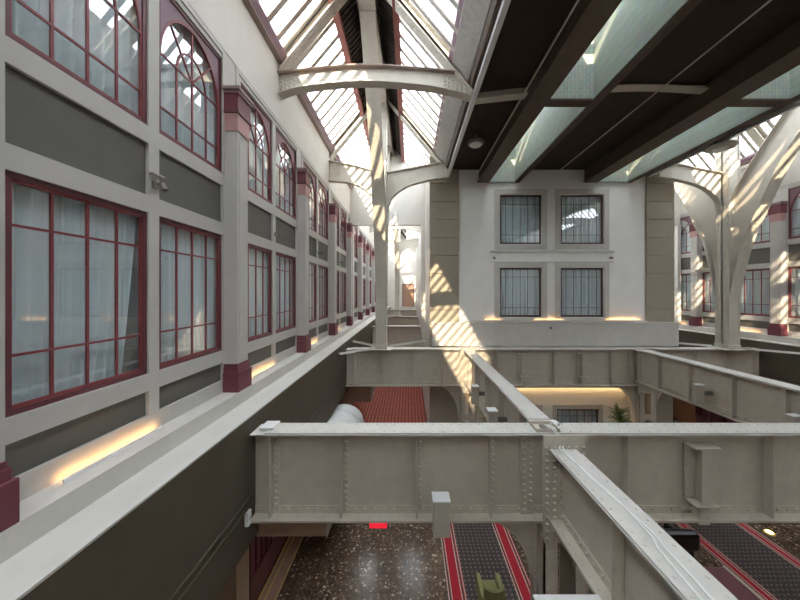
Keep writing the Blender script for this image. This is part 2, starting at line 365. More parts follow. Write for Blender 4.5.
# ------------------------------------------------------------------ roofs over the two aisles
SL = 1.2; RX, RZ = -1.2, 8.87
zl = lambda x: 6.35+SL*(x+3.3)                    # left slope
zr = lambda x: RZ-SL*(x-RX)
def aisle_roof(mx, side):
    mp = ident if not mx else (lambda x, y, z: (MS-x, y, z))
    e = MB(mp)
    e.prism([(-3.5, 6.1), (-3.36, 6.12), (-3.34, 6.24), (-3.5, 6.5)], YB, YE, 'y', 'gutter')
    e.prism([(-3.36, 6.14), (-3.27, 6.30), (-3.30, 6.42), (-3.5, 6.5)], YB, YE, 'y', 'mauve')
    struct(e.build('trim_3' if not mx else 'trim_4'))
    e = MB(mp)
    e.prism([(1.06, zr(1.06)), (1.06, zr(1.06)+.16), (1.16, zr(1.16)+.16), (1.16, zr(1.16))], YB, YG, 'y', 'mauve')
    e.prism([(1.14, zr(1.14)-.04), (1.56, zr(1.56)-.02), (1.7, zr(1.56)+.2), (1.14, zr(1.14)+.2)], YB, 13.6, 'y', 'slab')
    e.prism([(1.56, 5.60), (1.62, 5.38), (1.72, 5.40), (1.72, 6.0), (1.56, 6.0)], YB, 13.6, 'y', 'beam')
    struct(e.build('trim_5' if not mx else 'trim_6'))
    # ridge deck with slats, purlins, ridge beam
    d = MB(mp)
    for a, b, zf in ((-2.04, RX, zl), (RX, -.36, zr)):
        d.prism([(a, zf(a)), (b, zf(b)), (b, zf(b)+.12), (a, zf(a)+.12)], YB, YE, 'y')
    dk = struct(d.build('ceiling_ridge_deck' if not mx else 'ceiling_ridge_deck_right', 'deck'))
    sl_ = MB(mp); y = 0.0
    while y < YG:
        sl_.bar((-1.98, y, zl(-1.98)-.03), (RX, y, RZ-.03), .06, .05).bar((-.42, y, zr(-.42)-.03), (RX, y, RZ-.03), .06, .05); y += .18
    o = sl_.build('louvre_slats', 'deck', dk); o['kind'] = 'stuff'
    for nm, x, zf in (('outer', -2.04, zl), ('inner', -.36, zr)):
        p = MB(mp); p.box(x-.09, x+.09, YB, YG, zf(x)-.16, zf(x)-.12).box(x-.02, x+.02, YB, YG, zf(x)-.12, zf(x)).box(x-.09, x+.09, YB, YG, zf(x)-.02, zf(x)+.02)
        tag(p.build('purlin', 'purlin'), 'oxide red steel purlin under the %s glass, %s side of its ridge' % (side, 'wall' if nm == 'outer' else 'inner'), 'beam', 'purlins under the skylights')
    rb = MB(mp); rb.box(-1.46, -.90, YB, YG, 8.05, 8.10).box(-1.20, -1.16, YB, YG, 8.10, 8.7).box(-1.46, -1.42, YB, YG, 8.05, 8.5).box(-.94, -.90, YB, YG, 8.05, 8.5)
    for k in range(60):
        yy = 4+k*.22
        for xx in (-1.41, -.95): rb.rivet((xx, yy, 8.05), 'z', -1, .016, .012)
    tag(rb.build('ridge_beam', 'steel_light'), 'long pale box beam running under the %s ridge' % side, 'beam')
    # glazing bays
    FR = [YB, -2.25, 2.9, 8.05, 13.2, YG]
    for k in range(len(FR)-1):
        for nm, a, b, zf in (('wall side', -3.33, -2.04, zl), ('inner side', -.36, 1.14, zr)):
            y0, y1 = FR[k], FR[k+1]
            c = mp((a+b)/2, (y0+y1)/2, zf((a+b)/2))
            t = thing('skylight', 'sloping patent glazing bay over the %s aisle, %s, %s from the camera' % (side, nm, ['behind', 'above', 'nearest ahead', 'second ahead', 'farthest ahead'][k]), 'skylight', c, 'skylight bays of the aisle roofs')
            g = MB(mp); th = .01
            g.prism([(a, zf(a)+.1), (b, zf(b)+.1), (b, zf(b)+.1+th), (a, zf(a)+.1+th)], y0, y1, 'y'); g.build('glass', 'sglass', t)
            n = max(2, round((y1-y0)/.5))
            for j in range(n+1):
                y = y0+(y1-y0)*j/n
                q = MB(mp); q.prism([(a, zf(a)), (b, zf(b)), (b, zf(b)+.13), (a, zf(a)+.13)], y-.025, y+.025, 'y')
                q.prism([(a, zf(a)), (b, zf(b)), (b, zf(b)+.02), (a, zf(a)+.02)], y-.075, y+.075, 'y')
                q.build('glazing_bar', 'bar', t)
    # roof frames: rafters each a thing
    for k, y in enumerate((2.9, 8.05, 13.2)):
        for nm, P0, P1 in (('wall side', (-3.42, 5.86), (-1.40, 8.34)), ('inner side', (1.66, 5.30), (-.95, 8.38))):
            wm = MB(mp); d = Vector((P1[0]-P0[0], P1[1]-P0[1])).normalized(); nrm = Vector((-d.y, d.x))
            if nrm.y < 0: nrm = -nrm
            q = lambda s, h: (P0[0]+d.x*s+nrm.x*h, P0[1]+d.y*s+nrm.y*h); Ln = (Vector(P1)-Vector(P0)).length
            wm.prism([q(0, 0), q(Ln, 0), q(Ln, .30), q(0, .30)], y-.02, y+.02, 'y')
            for h0, h1 in ((0, .03), (.27, .30)): wm.prism([q(0, h0), q(Ln, h0), q(Ln, h1), q(0, h1)], y-.17, y+.17, 'y')
            n = int(Ln/.13)
            for j in range(n):
                for h in (.06, .24):
                    x, z = q(j*.13+.08, h); wm.rivet((x, y-.02, z), 'y', -1, .024, .02)
                for yy in (-.09, .09): x, z = q(j*.13+.08, 0); wm.rivet((x, y+yy, z), 'z', -1, .024, .022)
            tag(wm.build('rafter', 'steel_light'), 'riveted pale steel rafter, %s of the %s aisle ridge, %s row from the camera' % (nm, side, ORD[k]), 'rafter', 'sloping rafters of the aisle roofs')
aisle_roof(False, 'left'); aisle_roof(True, 'right')

def curve(pts, n=6):                               # Catmull-Rom through points
    out = []
    for i in range(len(pts)-1):
        p0, p1, p2, p3 = pts[max(i-1, 0)], pts[i], pts[i+1], pts[min(i+2, len(pts)-1)]
        for k in range(n):
            t = k/n; out.append(tuple(.5*((2*b)+(-a+c)*t+(2*a-5*b+4*c-d)*t*t+(-a+3*b-3*c+d)*t**3) for a, b, c, d in zip(p0, p1, p2, p3)))
    out.append(pts[-1]); return out
def resample(pts, n):
    L = [0]
    for a, b in zip(pts, pts[1:]): L.append(L[-1]+math.dist(a, b))
    out = []; j = 0
    for k in range(n+1):
        d = L[-1]*k/n
        while j < len(pts)-2 and L[j+1] < d: j += 1
        t = (d-L[j])/max(1e-9, L[j+1]-L[j]); out.append(tuple(a+(b-a)*t for a, b in zip(pts[j], pts[j+1])))
    return out
def offset(pts, h):
    out = []
    for i in range(len(pts)):
        a, b = pts[max(i-1, 0)], pts[min(i+1, len(pts)-1)]; d = (b[0]-a[0], b[1]-a[1]); l = math.hypot(*d) or 1
        out.append((pts[i][0]-d[1]/l*h, pts[i][1]+d[0]/l*h))
    return out
# shallow arched tie across each aisle at the roof frame
def arched_tie(mx, y, side, row):
    mp = ident if not mx else (lambda x, y, z: (MS-x, y, z))
    T = resample(curve([(-3.48, 5.80), (-2.4, 5.93), (-1.2, 6.0), (.1, 5.93), (1.2, 5.83), (1.66, 5.70)]), 40)
    B = resample(curve([(-3.48, 5.26), (-2.84, 5.45), (-1.2, 5.60), (.3, 5.50), (1.2, 5.34), (1.66, 5.20)]), 40)
    t = thing('arched_tie', 'shallow arched riveted tie beam under the %s glass roof, %s row from the camera' % (side, row), 'beam', mp(-3.48, y, 5.26), 'arched ties across the aisles')
    w = MB(mp); w.band(T, B, y-.02, y+.02, 'y')
    for x0 in (-3.4, .95):
        for i in range(6):
            for j in range(4): w.rivet((x0+i*.11, y-.02, 5.42+(.05*i if x0 < 0 else .02)+j*.1-(0 if x0 < 0 else .035*i)), 'y', -1, .032, .028)
    w.build('web', 'steel_light', t)
    w = MB(mp); w.band(T, offset(T, .03), y-.14, y+.14, 'y'); w.build('top_flange', 'gutter', t)
    w = MB(mp); w.band(B, offset(B, -.025), y-.14, y+.14, 'y'); w.build('bottom_flange', 'steel_light', t)
for yy, rr in ((2.9, 'nearest'), (8.05, 'second')):
    arched_tie(False, yy, 'left', rr); arched_tie(True, yy, 'right', rr)

# tree columns with curved arms
def tree_column(mx, side, Y0, far=False):
    mp = (lambda x, y, z: (x, y+Y0-13.0, z)) if not mx else (lambda x, y, z: (MS-x, y+Y0-13.0, z))
    t = thing('steel_column', 'tall riveted steel column with curved arms, %s aisle%s' % (side, ', standing beyond the portal' if far else ', on the second girder'), 'column', mp(-1.2, 13.0, -2.5))
    x0, x1, y0, y1 = -1.42, -.96, 12.7, 13.3
    b = MB(mp); b.box(x0, x0+.04, y0, y1, -2.43, 8.05).box(x1-.04, x1, y0, y1, -2.43, 8.05).box(x0, x1, 12.97, 13.03, -2.43, 8.05)
    b.box(x0+.04, x1-.04, y0+.03, y0+.06, -2.43, 8.05)
    k = -2.3
    while k < 8 and not far:
        for x in (x0+.06, x1-.06): b.rivet((x, y0+.03, k), 'y', -1, .024, .02)
        for y in (y0+.06, y1-.06):
            b.rivet((x1, y, k), 'x', 1, .026, .022)
        k += .16
    b.build('shaft', 'steel_light', t)
    b = MB(mp); b.box(x0-.25, x1+.25, y0-.12, y1+.1, -2.46, -2.43); b.box(x0-.02, x1+.02, y0-.02, y1+.02, -2.43, -2.25); b.build('base_plate', 'steel_light', t)
    # arms along the aisle, one towards the camera and one away
    lo = resample(curve([(12.72, -.2), (12.5, .9), (12.2, 2.1), (11.8, 3.05), (11.16, 4.46), (10.5, 5.55), (9.6, 6.8), (8.6, 8.05)]), 36)
    up = resample(curve([(12.98, 3.2), (12.5, 4.33), (11.8, 5.35), (11.04, 6.33), (10.2, 7.25), (9.4, 8.05)]), 36)
    for sg in (1, -1):
        fy = (lambda p: p) if sg == 1 else (lambda p: (26.0-p[0], p[1]))
        A = [fy(p) for p in lo]; B = [fy(p) for p in up]
        b = MB(mp); b.band(A, B, -1.21, -1.17, 'x')
        A2 = [fy(p) for p in offset(lo, .03)]; B2 = [fy(p) for p in offset(up, -.03)]
        b.band(A, A2, x0, x1, 'x'); b.band(B, B2, x0+.05, x1-.05, 'x')
        if not far:
            for off, row in ((-.09, lo), (.09, up)):
                for p in resample(row, 60)[6:]:
                    q = fy((p[0]-(0.07 if off < 0 else -.07), p[1]+(.06 if off < 0 else -.06)))
                    b.rivet((-1.17, q[0], q[1]), 'x', 1, .026, .022); b.rivet((-1.21, q[0], q[1]), 'x', -1, .026, .022)
        b.build('curved_arm', 'steel_light', t)
    # brackets across the aisle
    for nm, TP, BP in (('w', [(-3.48, 5.68), (-2.4, 5.48), (-1.42, 5.2)], [(-3.48, 4.85), (-2.7, 4.78), (-2.1, 4.58), (-1.65, 4.2), (-1.42, 3.6)]),
                       ('i', [(-.96, 5.15), (.3, 5.4), (1.67, 5.66)], [(-.96, 3.5), (-.75, 4.1), (-.1, 4.6), (.9, 4.88), (1.67, 5.0)])):
        T = resample(curve(TP), 24); B = resample(curve(BP), 24); b = MB(mp); y = 13.08
        b.band(T, B, y-.02, y+.02, 'y').band(T, offset(T, .03), y-.12, y+.12, 'y', ).band(B, offset(B, -.03), y-.12, y+.12, 'y')
        for p in (T[1:-1] if not far else []): b.rivet((p[0], y-.02, p[1]-.07), 'y', -1, .015, .01)
        for i in range(5):
            for j in range(5):
                if far: break
                xx = -3.4+i*.09 if nm == 'w' else 1.2+i*.09
                b.rivet((xx, y-.02, 5.05+j*.11), 'y', -1, .028, .024)
        b.build('cross_bracket', 'steel_light', t)
    return t
tree_column(False, 'left', 13.0); tree_column(True, 'right', 13.0)
tree_column(False, 'left', 30.8, True)

# ------------------------------------------------------------------ central roof: soffit, beams, light wells
BX = [1.75, 2.98, 3.67, 4.77, 5.1, 7.6, 8.4, 9.75, 10.1, 10.9]
YC1 = 13.62
c = MB(); zs = 5.55
for a, b in ((1.75, 3.2), (4.95, 8.0), (10.0, 10.9)): c.box(a, b, YB, YC1, zs, zs+.2)
struct(c.build('ceiling', 'soffit'))
c = MB()
for a, b in ((1.75, 3.55), (4.85, 8.45), (9.95, 10.9)): c.box(a, b, YB, YC1, 7.7, 7.85)
struct(c.build('ceiling_roof_slab', 'soffit'))
for i, (a, b) in enumerate(((1.72, 1.76), (10.86, 10.9))):
    f = MB(); f.box(a, b, YB, YC1, 5.22, 5.6, 'white').box(a, b, YB, YC1, 5.6, 7.85, 'beam'); f.box(a-.02 if i == 0 else b-.10, a+.10 if i == 0 else b+.02, YB, YC1, 5.20, 5.23)
    k = 1.0
    while k < 13: f.rivet((a if i == 0 else b, k, 5.29), 'x', -1 if i == 0 else 1, .014, .012); k += .14
    struct(f.build('trim_%d' % (7+i)))
lab = ['dark brown steel ceiling beam left of the nearer bright light well', 'shallow brown lintel beam on the right edge of the left light well',
       'deep dark brown ceiling beam left of the right-hand light well', 'brown lintel beam on the right edge of the right-hand light well']
for i, (a, b) in enumerate(((3.10, 3.63), (4.79, 5.0), (7.9, 8.53), (9.87, 10.08))):
    q = MB(); q.box(a, b, YB, YC1, 4.96, 5.0).box(a+.06, b-.02, YB, YC1, 5.0, 5.56)
    if i in (0, 2):
        k = .5
        while k < 13.4: q.rivet((a+.03, k, 4.96), 'z', -1, .016, .012); k += .2
    tag(q.build('ceiling_beam', 'beam'), lab[i], 'beam')
for i, (a, b) in enumerate(((3.63, 4.77), (8.53, 9.85))):
    q = MB(); q.box(a-.04, a+.0, YB, YC1, 5.02, 7.75).box(b, b+.04, YB, YC1, 5.0, 7.75).box(a, b, 13.5, YC1, 4.97, 7.75).box(a, b, YB, YB+.2, 5.0, 7.75)
    for y in (-5.5, -.8, 3.6, 7.76): q.box(a, b, y, y+.24, 4.99, 7.75)
    w = struct(q.build('wall_light_well_%d' % (i+1), 'well'))
    q = MB()
    for y in (-5.5, -.8, 3.6, 7.76): q.box(a+.01, b, y-.03, y+.27, 4.95, 4.99)
    q.build('cross_lintel', 'beam', w)
    t = thing('skylight', 'roof light closing the top of the %s light well' % ('left' if i == 0 else 'right'), 'skylight', ((a+b)/2, 3, 7.85))
    g = MB(); g.box(a-.05, b+.05, YB, YC1, 7.90, 7.91); g.build('glass', 'sglass', t)
    y = YB+.3
    k = 0
    while y < YC1-.9:
        g = MB(); g.box(a-.05, b+.05, y, y+(.3 if k % 2 else .75), 7.78, 7.89); g.build('glazing_bar', 'gutter', t); y += .9 if k % 2 else 1.35; k += 1
# ties and conduits under the soffit
T = resample(curve([(1.78, 5.16), (3.4, 5.33), (6.3, 5.52), (9.2, 5.33), (10.84, 5.16)]), 40)
q = MB(); q.band(T, offset(T, -.04), 7.95, 8.2, 'y'); q.band(T, offset(T, .18), 8.05, 8.09, 'y')
tag(q.build('arched_tie', 'steel'), 'arched steel flange crossing under the dark central ceiling', 'beam')
for x, z, l in ((6.57, 5.3, 'long thin conduit rod crossing the middle of the dark ceiling'), (2.96, 5.1, 'long thin conduit rod beside the left ceiling beam')):
    q = MB(); q.tube([(x, -1, z), (x, 13.66, z)], .018, 8)
    tag(q.build('conduit_rod', 'steel'), l, 'conduit')
# flood lamps
for x, y, z, l in ((2.36, 10.6, 5.25, 'grey flood lamp under the dark ceiling left edge'), (11.0, 10.6, 5.12, 'pale oval lamp under the dark ceiling right edge')):
    t = thing('flood_lamp', l, 'lamp', (x, y, z))
    q = MB(); q.lathe([(.14, .13), (.27, .08), (.29, 0), (.24, -.05)] if x < 5 else [(.12, .12), (.42, .06), (.46, .0), (.40, -.05)], (x, y, z), 24); hs = q.build('housing', 'grey' if x < 5 else 'box', t); hs['_o'] = t['_o']
    q = MB(); q.lathe([(.22, -.05), (.18, -.09)], (x, y, z), 20); q.build('lens', 'white', hs)
    q = MB(); q.box(x-.04, x+.04, y-.04, y+.04, z+.1, 5.56) if x < 5 else q.box(x-.2, x-.1, y-.04, y+.04, z+.1, z+.35); q.build('bracket', 'grey', t)

# ------------------------------------------------------------------ central block
YF = 13.65
b = MB()
# plaster front with openings
WX = [(4.14, 6.02), (6.90, 8.84)]; WZ = [(-1.14, 1.10), (2.18, 4.42)]
xs = [2.25, 4.14, 6.02, 6.90, 8.84, 10.76]
for a, c in ((2.25, 4.14), (6.02, 6.90), (8.84, 10.76)): b.box(a, c, YF, YF+.3, -2.45, 7.8)
for a, c in WX:
    for z0, z1 in ((-2.45, -1.14), (1.10, 2.18), (4.42, 7.8)): b.box(a, c, YF, YF+.3, z0, z1)
front = struct(b.build('wall_front', 'front'))
b = MB(); b.box(2.3, 10.7, YF+1.4, YF+1.5, -2.4, 7).box(2.3, 10.7, YF+.3, YF+1.5, 1.6, 1.7).box(2.3, 10.7, YF+.3, YF+1.5, 4.6, 4.7).box(2.3, 10.7, YF+.3, YF+1.5, -2, -1.9); b.build('room_shell', 'room', front)
for nm, a, c in (('left', .955, 2.25), ('right', 10.76, 12.0)):
    b = MB(); b.box(a, c, YF-.02, YF+.3, -7, 7.0)
    q = struct(b.build('wall_front_%s_quoins' % nm, 'quoin'))
    z = -2.46
    while z < 5.7:
        s = MB(); s.box(a-.015, c+.015, YF-.08, YF-.02, z+.012, z+.82-.012); s.build('quoin_block', 'quoin', q, bevel=.012); z += .82
b = MB()
b.box(1.04, 12.1, YF-.20, YF+.05, -2.43, -1.42).box(1.0, 12.14, YF-.22, YF+.05, -1.42, -1.36).box(2.27, 10.8, YF-.12, YF, -1.36, -1.30)
struct(b.build('trim_9', 'ledge', bevel=.01))
b = MB()
mpF = lambda u, s, z: (s, YF-u, z)
for a, c in WX:
    for z0, z1 in WZ:
        for w, u in ((.26, .03), (.14, .05)):
            b.box(a-w, a-w+.12, YF-u, YF, z0-w, z1+w).box(c+w-.12, c+w, YF-u, YF, z0-w, z1+w).box(a-w+.12, c+w-.12, YF-u, YF, z0-w, z0-w+.12).box(a-w+.12, c+w-.12, YF-u, YF, z1+w-.12, z1+w)
b.box(3.7, 9.3, YF-.06, YF, 1.80, 1.88).box(3.7, 9.3, YF-.045, YF, 1.34, 1.38)
struct(b.build('trim_10', 'ledge'))
names = [['lower left', 'upper left'], ['lower right', 'upper right']]
for i, (a, c) in enumerate(WX):
    for j, (z0, z1) in enumerate(WZ):
        window(mpF, a, c, z0, z1, (z0+.42, z1-.42), (.12, .31, .5, .69, .88), 'bframe', 'bframe', fw=.05)
        curtain(mpF, a, c, z0-.04, z1+.04, 'pale curtain in the %s window of the central block facing the camera' % names[i][j], 'curtains in the central block windows')
# side walls of the block, opaque top, far end
for i, (a, c) in enumerate(((.955, 1.2), (11.75, 12.0))):
    struct(MB().box(a, c, YF+.3, YE, -7, 6.35).build('wall_block_side_%d' % (i+1), 'plaster'))
struct(MB().box(1.3, 11.3, YF+.3, YE, 7.0, 7.2).build('ceiling_block_roof', 'soffit'))
b = MB()
b.box(-3.7, -3.4, YE, YE+.3, -7, 9).box(-3.5, 1.3, YE, YE+.3, -7, -2.2).box(-3.5, -1.0, YE, YE+.3, -2.2, 9).box(.75, 1.3, YE, YE+.3, -2.2, 9).box(-1, .75, YE, YE+.3, 1.2, 9).box(11.5, 16.3, YE, YE+.3, -7, 9)
struct(b.build('wall_far', 'plaster'))
d = MB(); d.box(-1.0, -.88, YE-.05, YE+.1, -2.2, 1.2).box(.63, .75, YE-.05, YE+.1, -2.2, 1.2).box(-.88, .63, YE-.05, YE+.1, 1.08, 1.2)
dd = struct(d.build('door_1', 'dred')); d = MB(); d.box(-.88, -.13, YE, YE+.06, -2.2, 1.08).box(-.11, .63, YE, YE+.06, -2.2, 1.08).box(-.13, -.11, YE+.01, YE+.05, -2.2, 1.08); d.build('door_leaf', 'timber', dd)
for mxx in (0, 1):
    mp = ident if not mxx else (lambda x, y, z: (MS-x, y, z))
    b = MB(mp); b.prism([(-3.5, 3.98), (1.2, 3.98), (1.2, 6.3), (RX, RZ+.15), (-3.5, 6.2)], YG, YG+.25, 'y')
    b.box(-3.5, -3.3, YG-.05, YG+.25, -1.9, 4.0).box(.72, .955, YG-.05, YG+.25, -2.4, 4.0)
    struct(b.build('wall_gable_%d' % (mxx+1), 'plaster'))
# roofs beyond the gable
for mxx in (0, 1):
    mp = ident if not mxx else (lambda x, y, z: (MS-x, y, z))
    sd = 'left' if not mxx else 'right'
    for nm, a, c, zf in (('wall side', -3.33, -1.9, zl), ('inner side', -.5, 1.14, zr)):
        t = thing('skylight', 'distant sloping glazing beyond the %s gable wall, %s' % (sd, nm), 'skylight', mp((a+c)/2, 31, zf(a)), 'skylights beyond the gables')
        g = MB(mp); g.prism([(a, zf(a)+.1), (c, zf(c)+.1), (c, zf(c)+.11), (a, zf(a)+.11)], YG+.25, YE, 'y'); g.build('glass', 'sglass', t)
        for j in range(40):
            y = YG+.6+j*.68; q = MB(mp); q.prism([(a, zf(a)), (c, zf(c)), (c, zf(c)+.13), (a, zf(a)+.13)], y-.04, y+.04, 'y'); q.build('glazing_bar', 'bar', t)
for k, y in enumerate((22.0, 26.4, 35.2, 39.6)):
    q = MB(); T = resample(curve([(-3.48, 5.80), (-1.2, 6.05), (1.0, 5.8)]), 16); B = resample(curve([(-3.48, 5.2), (-1.2, 5.6), (1.0, 5.2)]), 16)
    q.band(T, B, y-.03, y+.03, 'y').band(T, offset(T, .04), y-.12, y+.12, 'y').bar((-3.4, y, 5.9), (-1.2, y, 8.6), .2, .2, (0, 1, 0)).bar((.95, y, 5.9), (-1.2, y, 8.6), .2, .2, (0, 1, 0))
    tag(q.build('roof_truss', 'steel_light'), 'distant arched roof truss beyond the left portal, %s from the camera' % ORD[k], 'truss', 'distant roof trusses')

# sconces / cameras on the walls
def sconce(mp, s, z, label):
    t = thing('wall_spotlight', label, 'lamp', mp(0, s, z))
    q = MB(mp); q.box(.0, .05, s-.04, s+.04, z-.04, z+.05).box(.05, .13, s-.02, s+.02, z+.0, z+.03); q.build('bracket', 'grey', t)
    q = MB(mp); q.tube([(.11, s, z+.03), (.15, s, z-.06)], [.03, .035], 12); q.build('lamp_head', 'grey', t)
y0 = PIL[1]+PW
sconce(left, 4.12, 1.46, 'small grey spotlight between the two nearest dark wall panels')
q = MB(left); q.box(0, .07, 4.03, 4.22, 1.60, 1.615); tag(q.build('shelf_plate', 'trim'), 'small flat plate above the spotlight on the left wall', 'plate')
for i in range(2, 6):
    s, e = PIL[i]+PW, PIL[i+1]; w = (e-s-.40)/2
    sconce(left, s+.2+w+.11, 1.5, 'small spotlight between dark panels, left wall, %s bay from the camera' % ORD[i-1])
sconce(mpF, 3.86, 1.55, 'small wall spotlight left of the central block windows')
sconce(mpF, 9.15, 1.55, 'small wall spotlight right of the central block windows')
q = MB(); q.tube([(6.35, YF-.21, -1.6), (6.35, YF-.27, -1.62)], .05, 10); tag(q.build('sensor', 'grey'), 'small round sensor on the central block ledge face', 'sensor')
for a, c, l in ((8.95, 10.5, 'warm strip light on the central ledge, right of the windows'), (3.5, 4.2, 'warm strip light on the central ledge, left of the windows'), (5.7, 7.0, 'warm strip light on the central ledge, between the windows')):
    t = thing('strip_light', l, 'light', ((a+c)/2, YF-.09, -1.30))
    q = MB(); q.box(a, c, YF-.11, YF-.09, -1.30, -1.26); q.build('housing', 'white', t)
    q = MB(); q.box(a+.01, c-.01, YF-.09, YF-.082, -1.295, -1.265); q.build('diffuser', 'warm', t)

# ------------------------------------------------------------------ riveted plate girders
def girder(name, label, mp, s0, s1, z0, z1, stiff, group, riv=True, plates=(), step=.17, hw=.21):
    t = thing(name, label, 'girder', mp((s0+s1)/2, 0, z0), group)
    q = MB(mp); q.box(s0, s1, -hw, hw, z1-.05, z1-.025).box(s0+.25, s1-.25, -hw+.01, hw-.01, z1-.025, z1)
    if riv:
        k = s0+.1
        while k < s1-.05:
            for tt in (-hw+.07, hw-.07): q.rivet((k, tt, z1-(0 if s0+.27 < k < s1-.27 else .025)), 'z', 1, .018, .01)
            k += step
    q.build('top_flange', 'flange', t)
    q = MB(mp); q.box(s0, s1, -hw, hw, z0, z0+.04)
    for sg in (-1, 1):
        q.prism([(sg*.012, z0+.04), (sg*.012, z0+.17), (sg*.03, z0+.17), (sg*.03, z0+.04)], s0, s1, 'x')
    if riv:
        k = s0+.08
        while k < s1-.05:
            q.rivet((k, -.03, z0+.115), 'y', -1, .032, .03); q.rivet((k+step/2, -hw+.07, z0+.04), 'z', 1, .017, .01); k += step
    q.build('bottom_flange', 'steel', t)
    q = MB(mp); q.box(s0, s1, -.012, .012, z0+.04, z1-.05)
    for sg in (-1, 1): q.prism([(sg*.012, z1-.17), (sg*.012, z1-.05), (sg*.03, z1-.05), (sg*.03, z1-.17)], s0, s1, 'x')
    if riv:
        k = s0+.08
        while k < s1-.05: q.rivet((k, -.03, z1-.115), 'y', -1, .022, .02); k += step
    q.build('web', 'steel', t)
    for x in stiff:
        q = MB(mp)
        for sg in (-1, 1):
            q.box(x-.012, x+.012, min(sg*.03, sg*.17), max(sg*.03, sg*.17), z0+.04, z1-.05)
            q.box(x, x+.11, min(sg*.012, sg*.035), max(sg*.012, sg*.035), z0+.16, z1-.17)
        if riv:
            k = z0+.2
            while k < z1-.2: q.rivet((x+.065, -.035, k), 'y', -1, .032, .03); k += .11
        q.build('stiffener', 'steel', t)
    for a, c, cols in plates:
        q = MB(mp); q.box(a, c, -.06, -.03, z0+.04, z1-.05)
        if riv:
            for i in range(cols):
                x = a+.06+(c-a-.12)*i/(cols-1); k = z0+.12+(.04 if i % 2 else 0)
                while k < z1-.12: q.rivet((x, -.06, k), 'y', -1, .032, .03); k += .11
        q.build('splice_plate', 'steel', t)
    return t
ST = [-2.42, -1.18, .13, 1.42, 3.8, 6.3, 8.8, 11.18, 12.47, 13.78, 15.02]
cross = lambda Y: (lambda s, t, z: (s, Y+t, z))
gg = 'riveted plate girders spanning the atrium'
girder('plate_girder', 'riveted grey plate girder crossing the foreground of the atrium', cross(5.35), -2.73, 15.33, -3.96, -2.42, ST, gg, plates=((1.97, 2.2, 2), (2.9, 3.12, 2), (9.5, 9.8, 3), (10.6, 10.9, 3)))
girder('plate_girder', 'riveted grey plate girder below the central block ledge', cross(13.15), -2.73, 15.33, -4.08, -2.46, ST, gg, plates=((2.15, 2.35, 2), (2.85, 3.05, 2), (9.6, 9.85, 2), (10.5, 10.75, 2)), step=.2)
girder('plate_girder', 'plain plate girder seen past the left column, third from the camera', cross(22.2), -2.7, 1.0, -4.1, -2.5, [-1.8, -.7, .4], gg, riv=False)
girder('plate_girder', 'distant plate girder carrying the far left column', cross(30.8), -2.7, 1.0, -4.1, -2.5, [-1.8, -.7, .4], gg, riv=False)
girder('plate_girder', 'farthest plate girder before the end wall', cross(39), -2.7, 1.0, -4.1, -2.3, [-1.8, -.7, .4], gg, riv=False)
lngL = lambda X: (lambda s, t, z: (X+t, s, z))
lngR = lambda X: (lambda s, t, z: (X-t, s, z))
gl = 'plate girders running lengthwise'
girder('plate_girder', 'lengthwise girder with white cables on top, bottom right foreground', lngL(2.53), -2.0, 4.98, -3.78, -2.56, [3.5, 2.4, 1.3, .2, -.9], gl, hw=.22)
girder('plate_girder', 'lengthwise girder running back towards the left of the central block', lngL(2.52), 5.56, 12.93, -3.8, -2.45, [6.4, 7.9, 9.3, 10.7, 12.0], gl, hw=.21)
girder('plate_girder', 'lengthwise girder running back towards the right of the central block', lngL(9.95), 5.56, 12.93, -3.85, -2.45, [6.6, 7.8, 9.1, 10.5, 11.8], gl, hw=.24)
girder('plate_girder', "plain lengthwise girder running forward from the foreground girder's far right end", lngL(9.95), -2.0, 5.0, -3.85, -2.5, [1.0, 3.0], gl, riv=False, hw=.24)
# junction post blocks and slotted posts below the girders
def post(Y, xc, label, w=.42, brL=True, brR=True, zt=-3.97, ztop=None):
    t = thing('slotted_post', label, 'post', (xc, Y, ZF), 'slotted steel posts under the girders')
    ya, yb = Y-.28, Y+.28
    for a, c in ((xc-w, xc-w*.42), (xc+w*.35, xc+w)):
        q = MB(); q.box(a, c, ya, ya+.03, ZF, zt).box(a, c, yb-.03, yb, ZF, zt).box(a if a < xc else c-.03, a+.03 if a < xc else c, ya, yb, ZF, zt)
        k = ZF+.1
        while k < zt: q.rivet((a+.07 if a < xc else c-.07, ya, k), 'y', -1, .018, .014); k += .13
        q.build('channel', 'steel', t)
    z = zt
    while z > ZF+.3:
        q = MB(); q.box(xc-w, xc+w, ya-.015, ya, z-.26, z)
        for x in (xc-w+.07, xc+w-.07): q.rivet((x, ya-.015, z-.08), 'y', -1, .018, .014); q.rivet((x, ya-.015, z-.19), 'y', -1, .018, .014)
        q.build('batten_plate', 'steel', t); z -= 1.15
    for sg, on in ((-1, brL), (1, brR)):
        if not on: continue
        x0 = xc+sg*w
        A = resample(curve([(x0+sg*.82, zt), (x0+sg*.5, zt-.2), (x0+sg*.22, zt-.6), (x0+sg*.06, zt-1.15), (x0, zt-1.6)]), 20)
        q = MB(); q.prism(A+[(x0, zt)], Y-.02, Y+.02, 'y')
        q.band(A, offset(A, .025*sg), Y-.1, Y+.1, 'y')
        for k in range(14): q.rivet((x0+sg*.05, Y-.02, zt-.1-k*.11), 'y', -1, .018, .014)
        q.build('curved_gusset', 'steel', t)
post(5.35, 2.68, 'slotted steel post with curved gusset under the foreground girder', .40)
post(13.15, 2.55, 'slotted steel post under the left end of the block girder', .33, zt=-4.09)
post(13.15, 10.25, 'slotted steel post under the right end of the block girder', .36, zt=-4.09)
post(5.35, 10.25, 'slotted steel post under the far right of the foreground girder', .36)
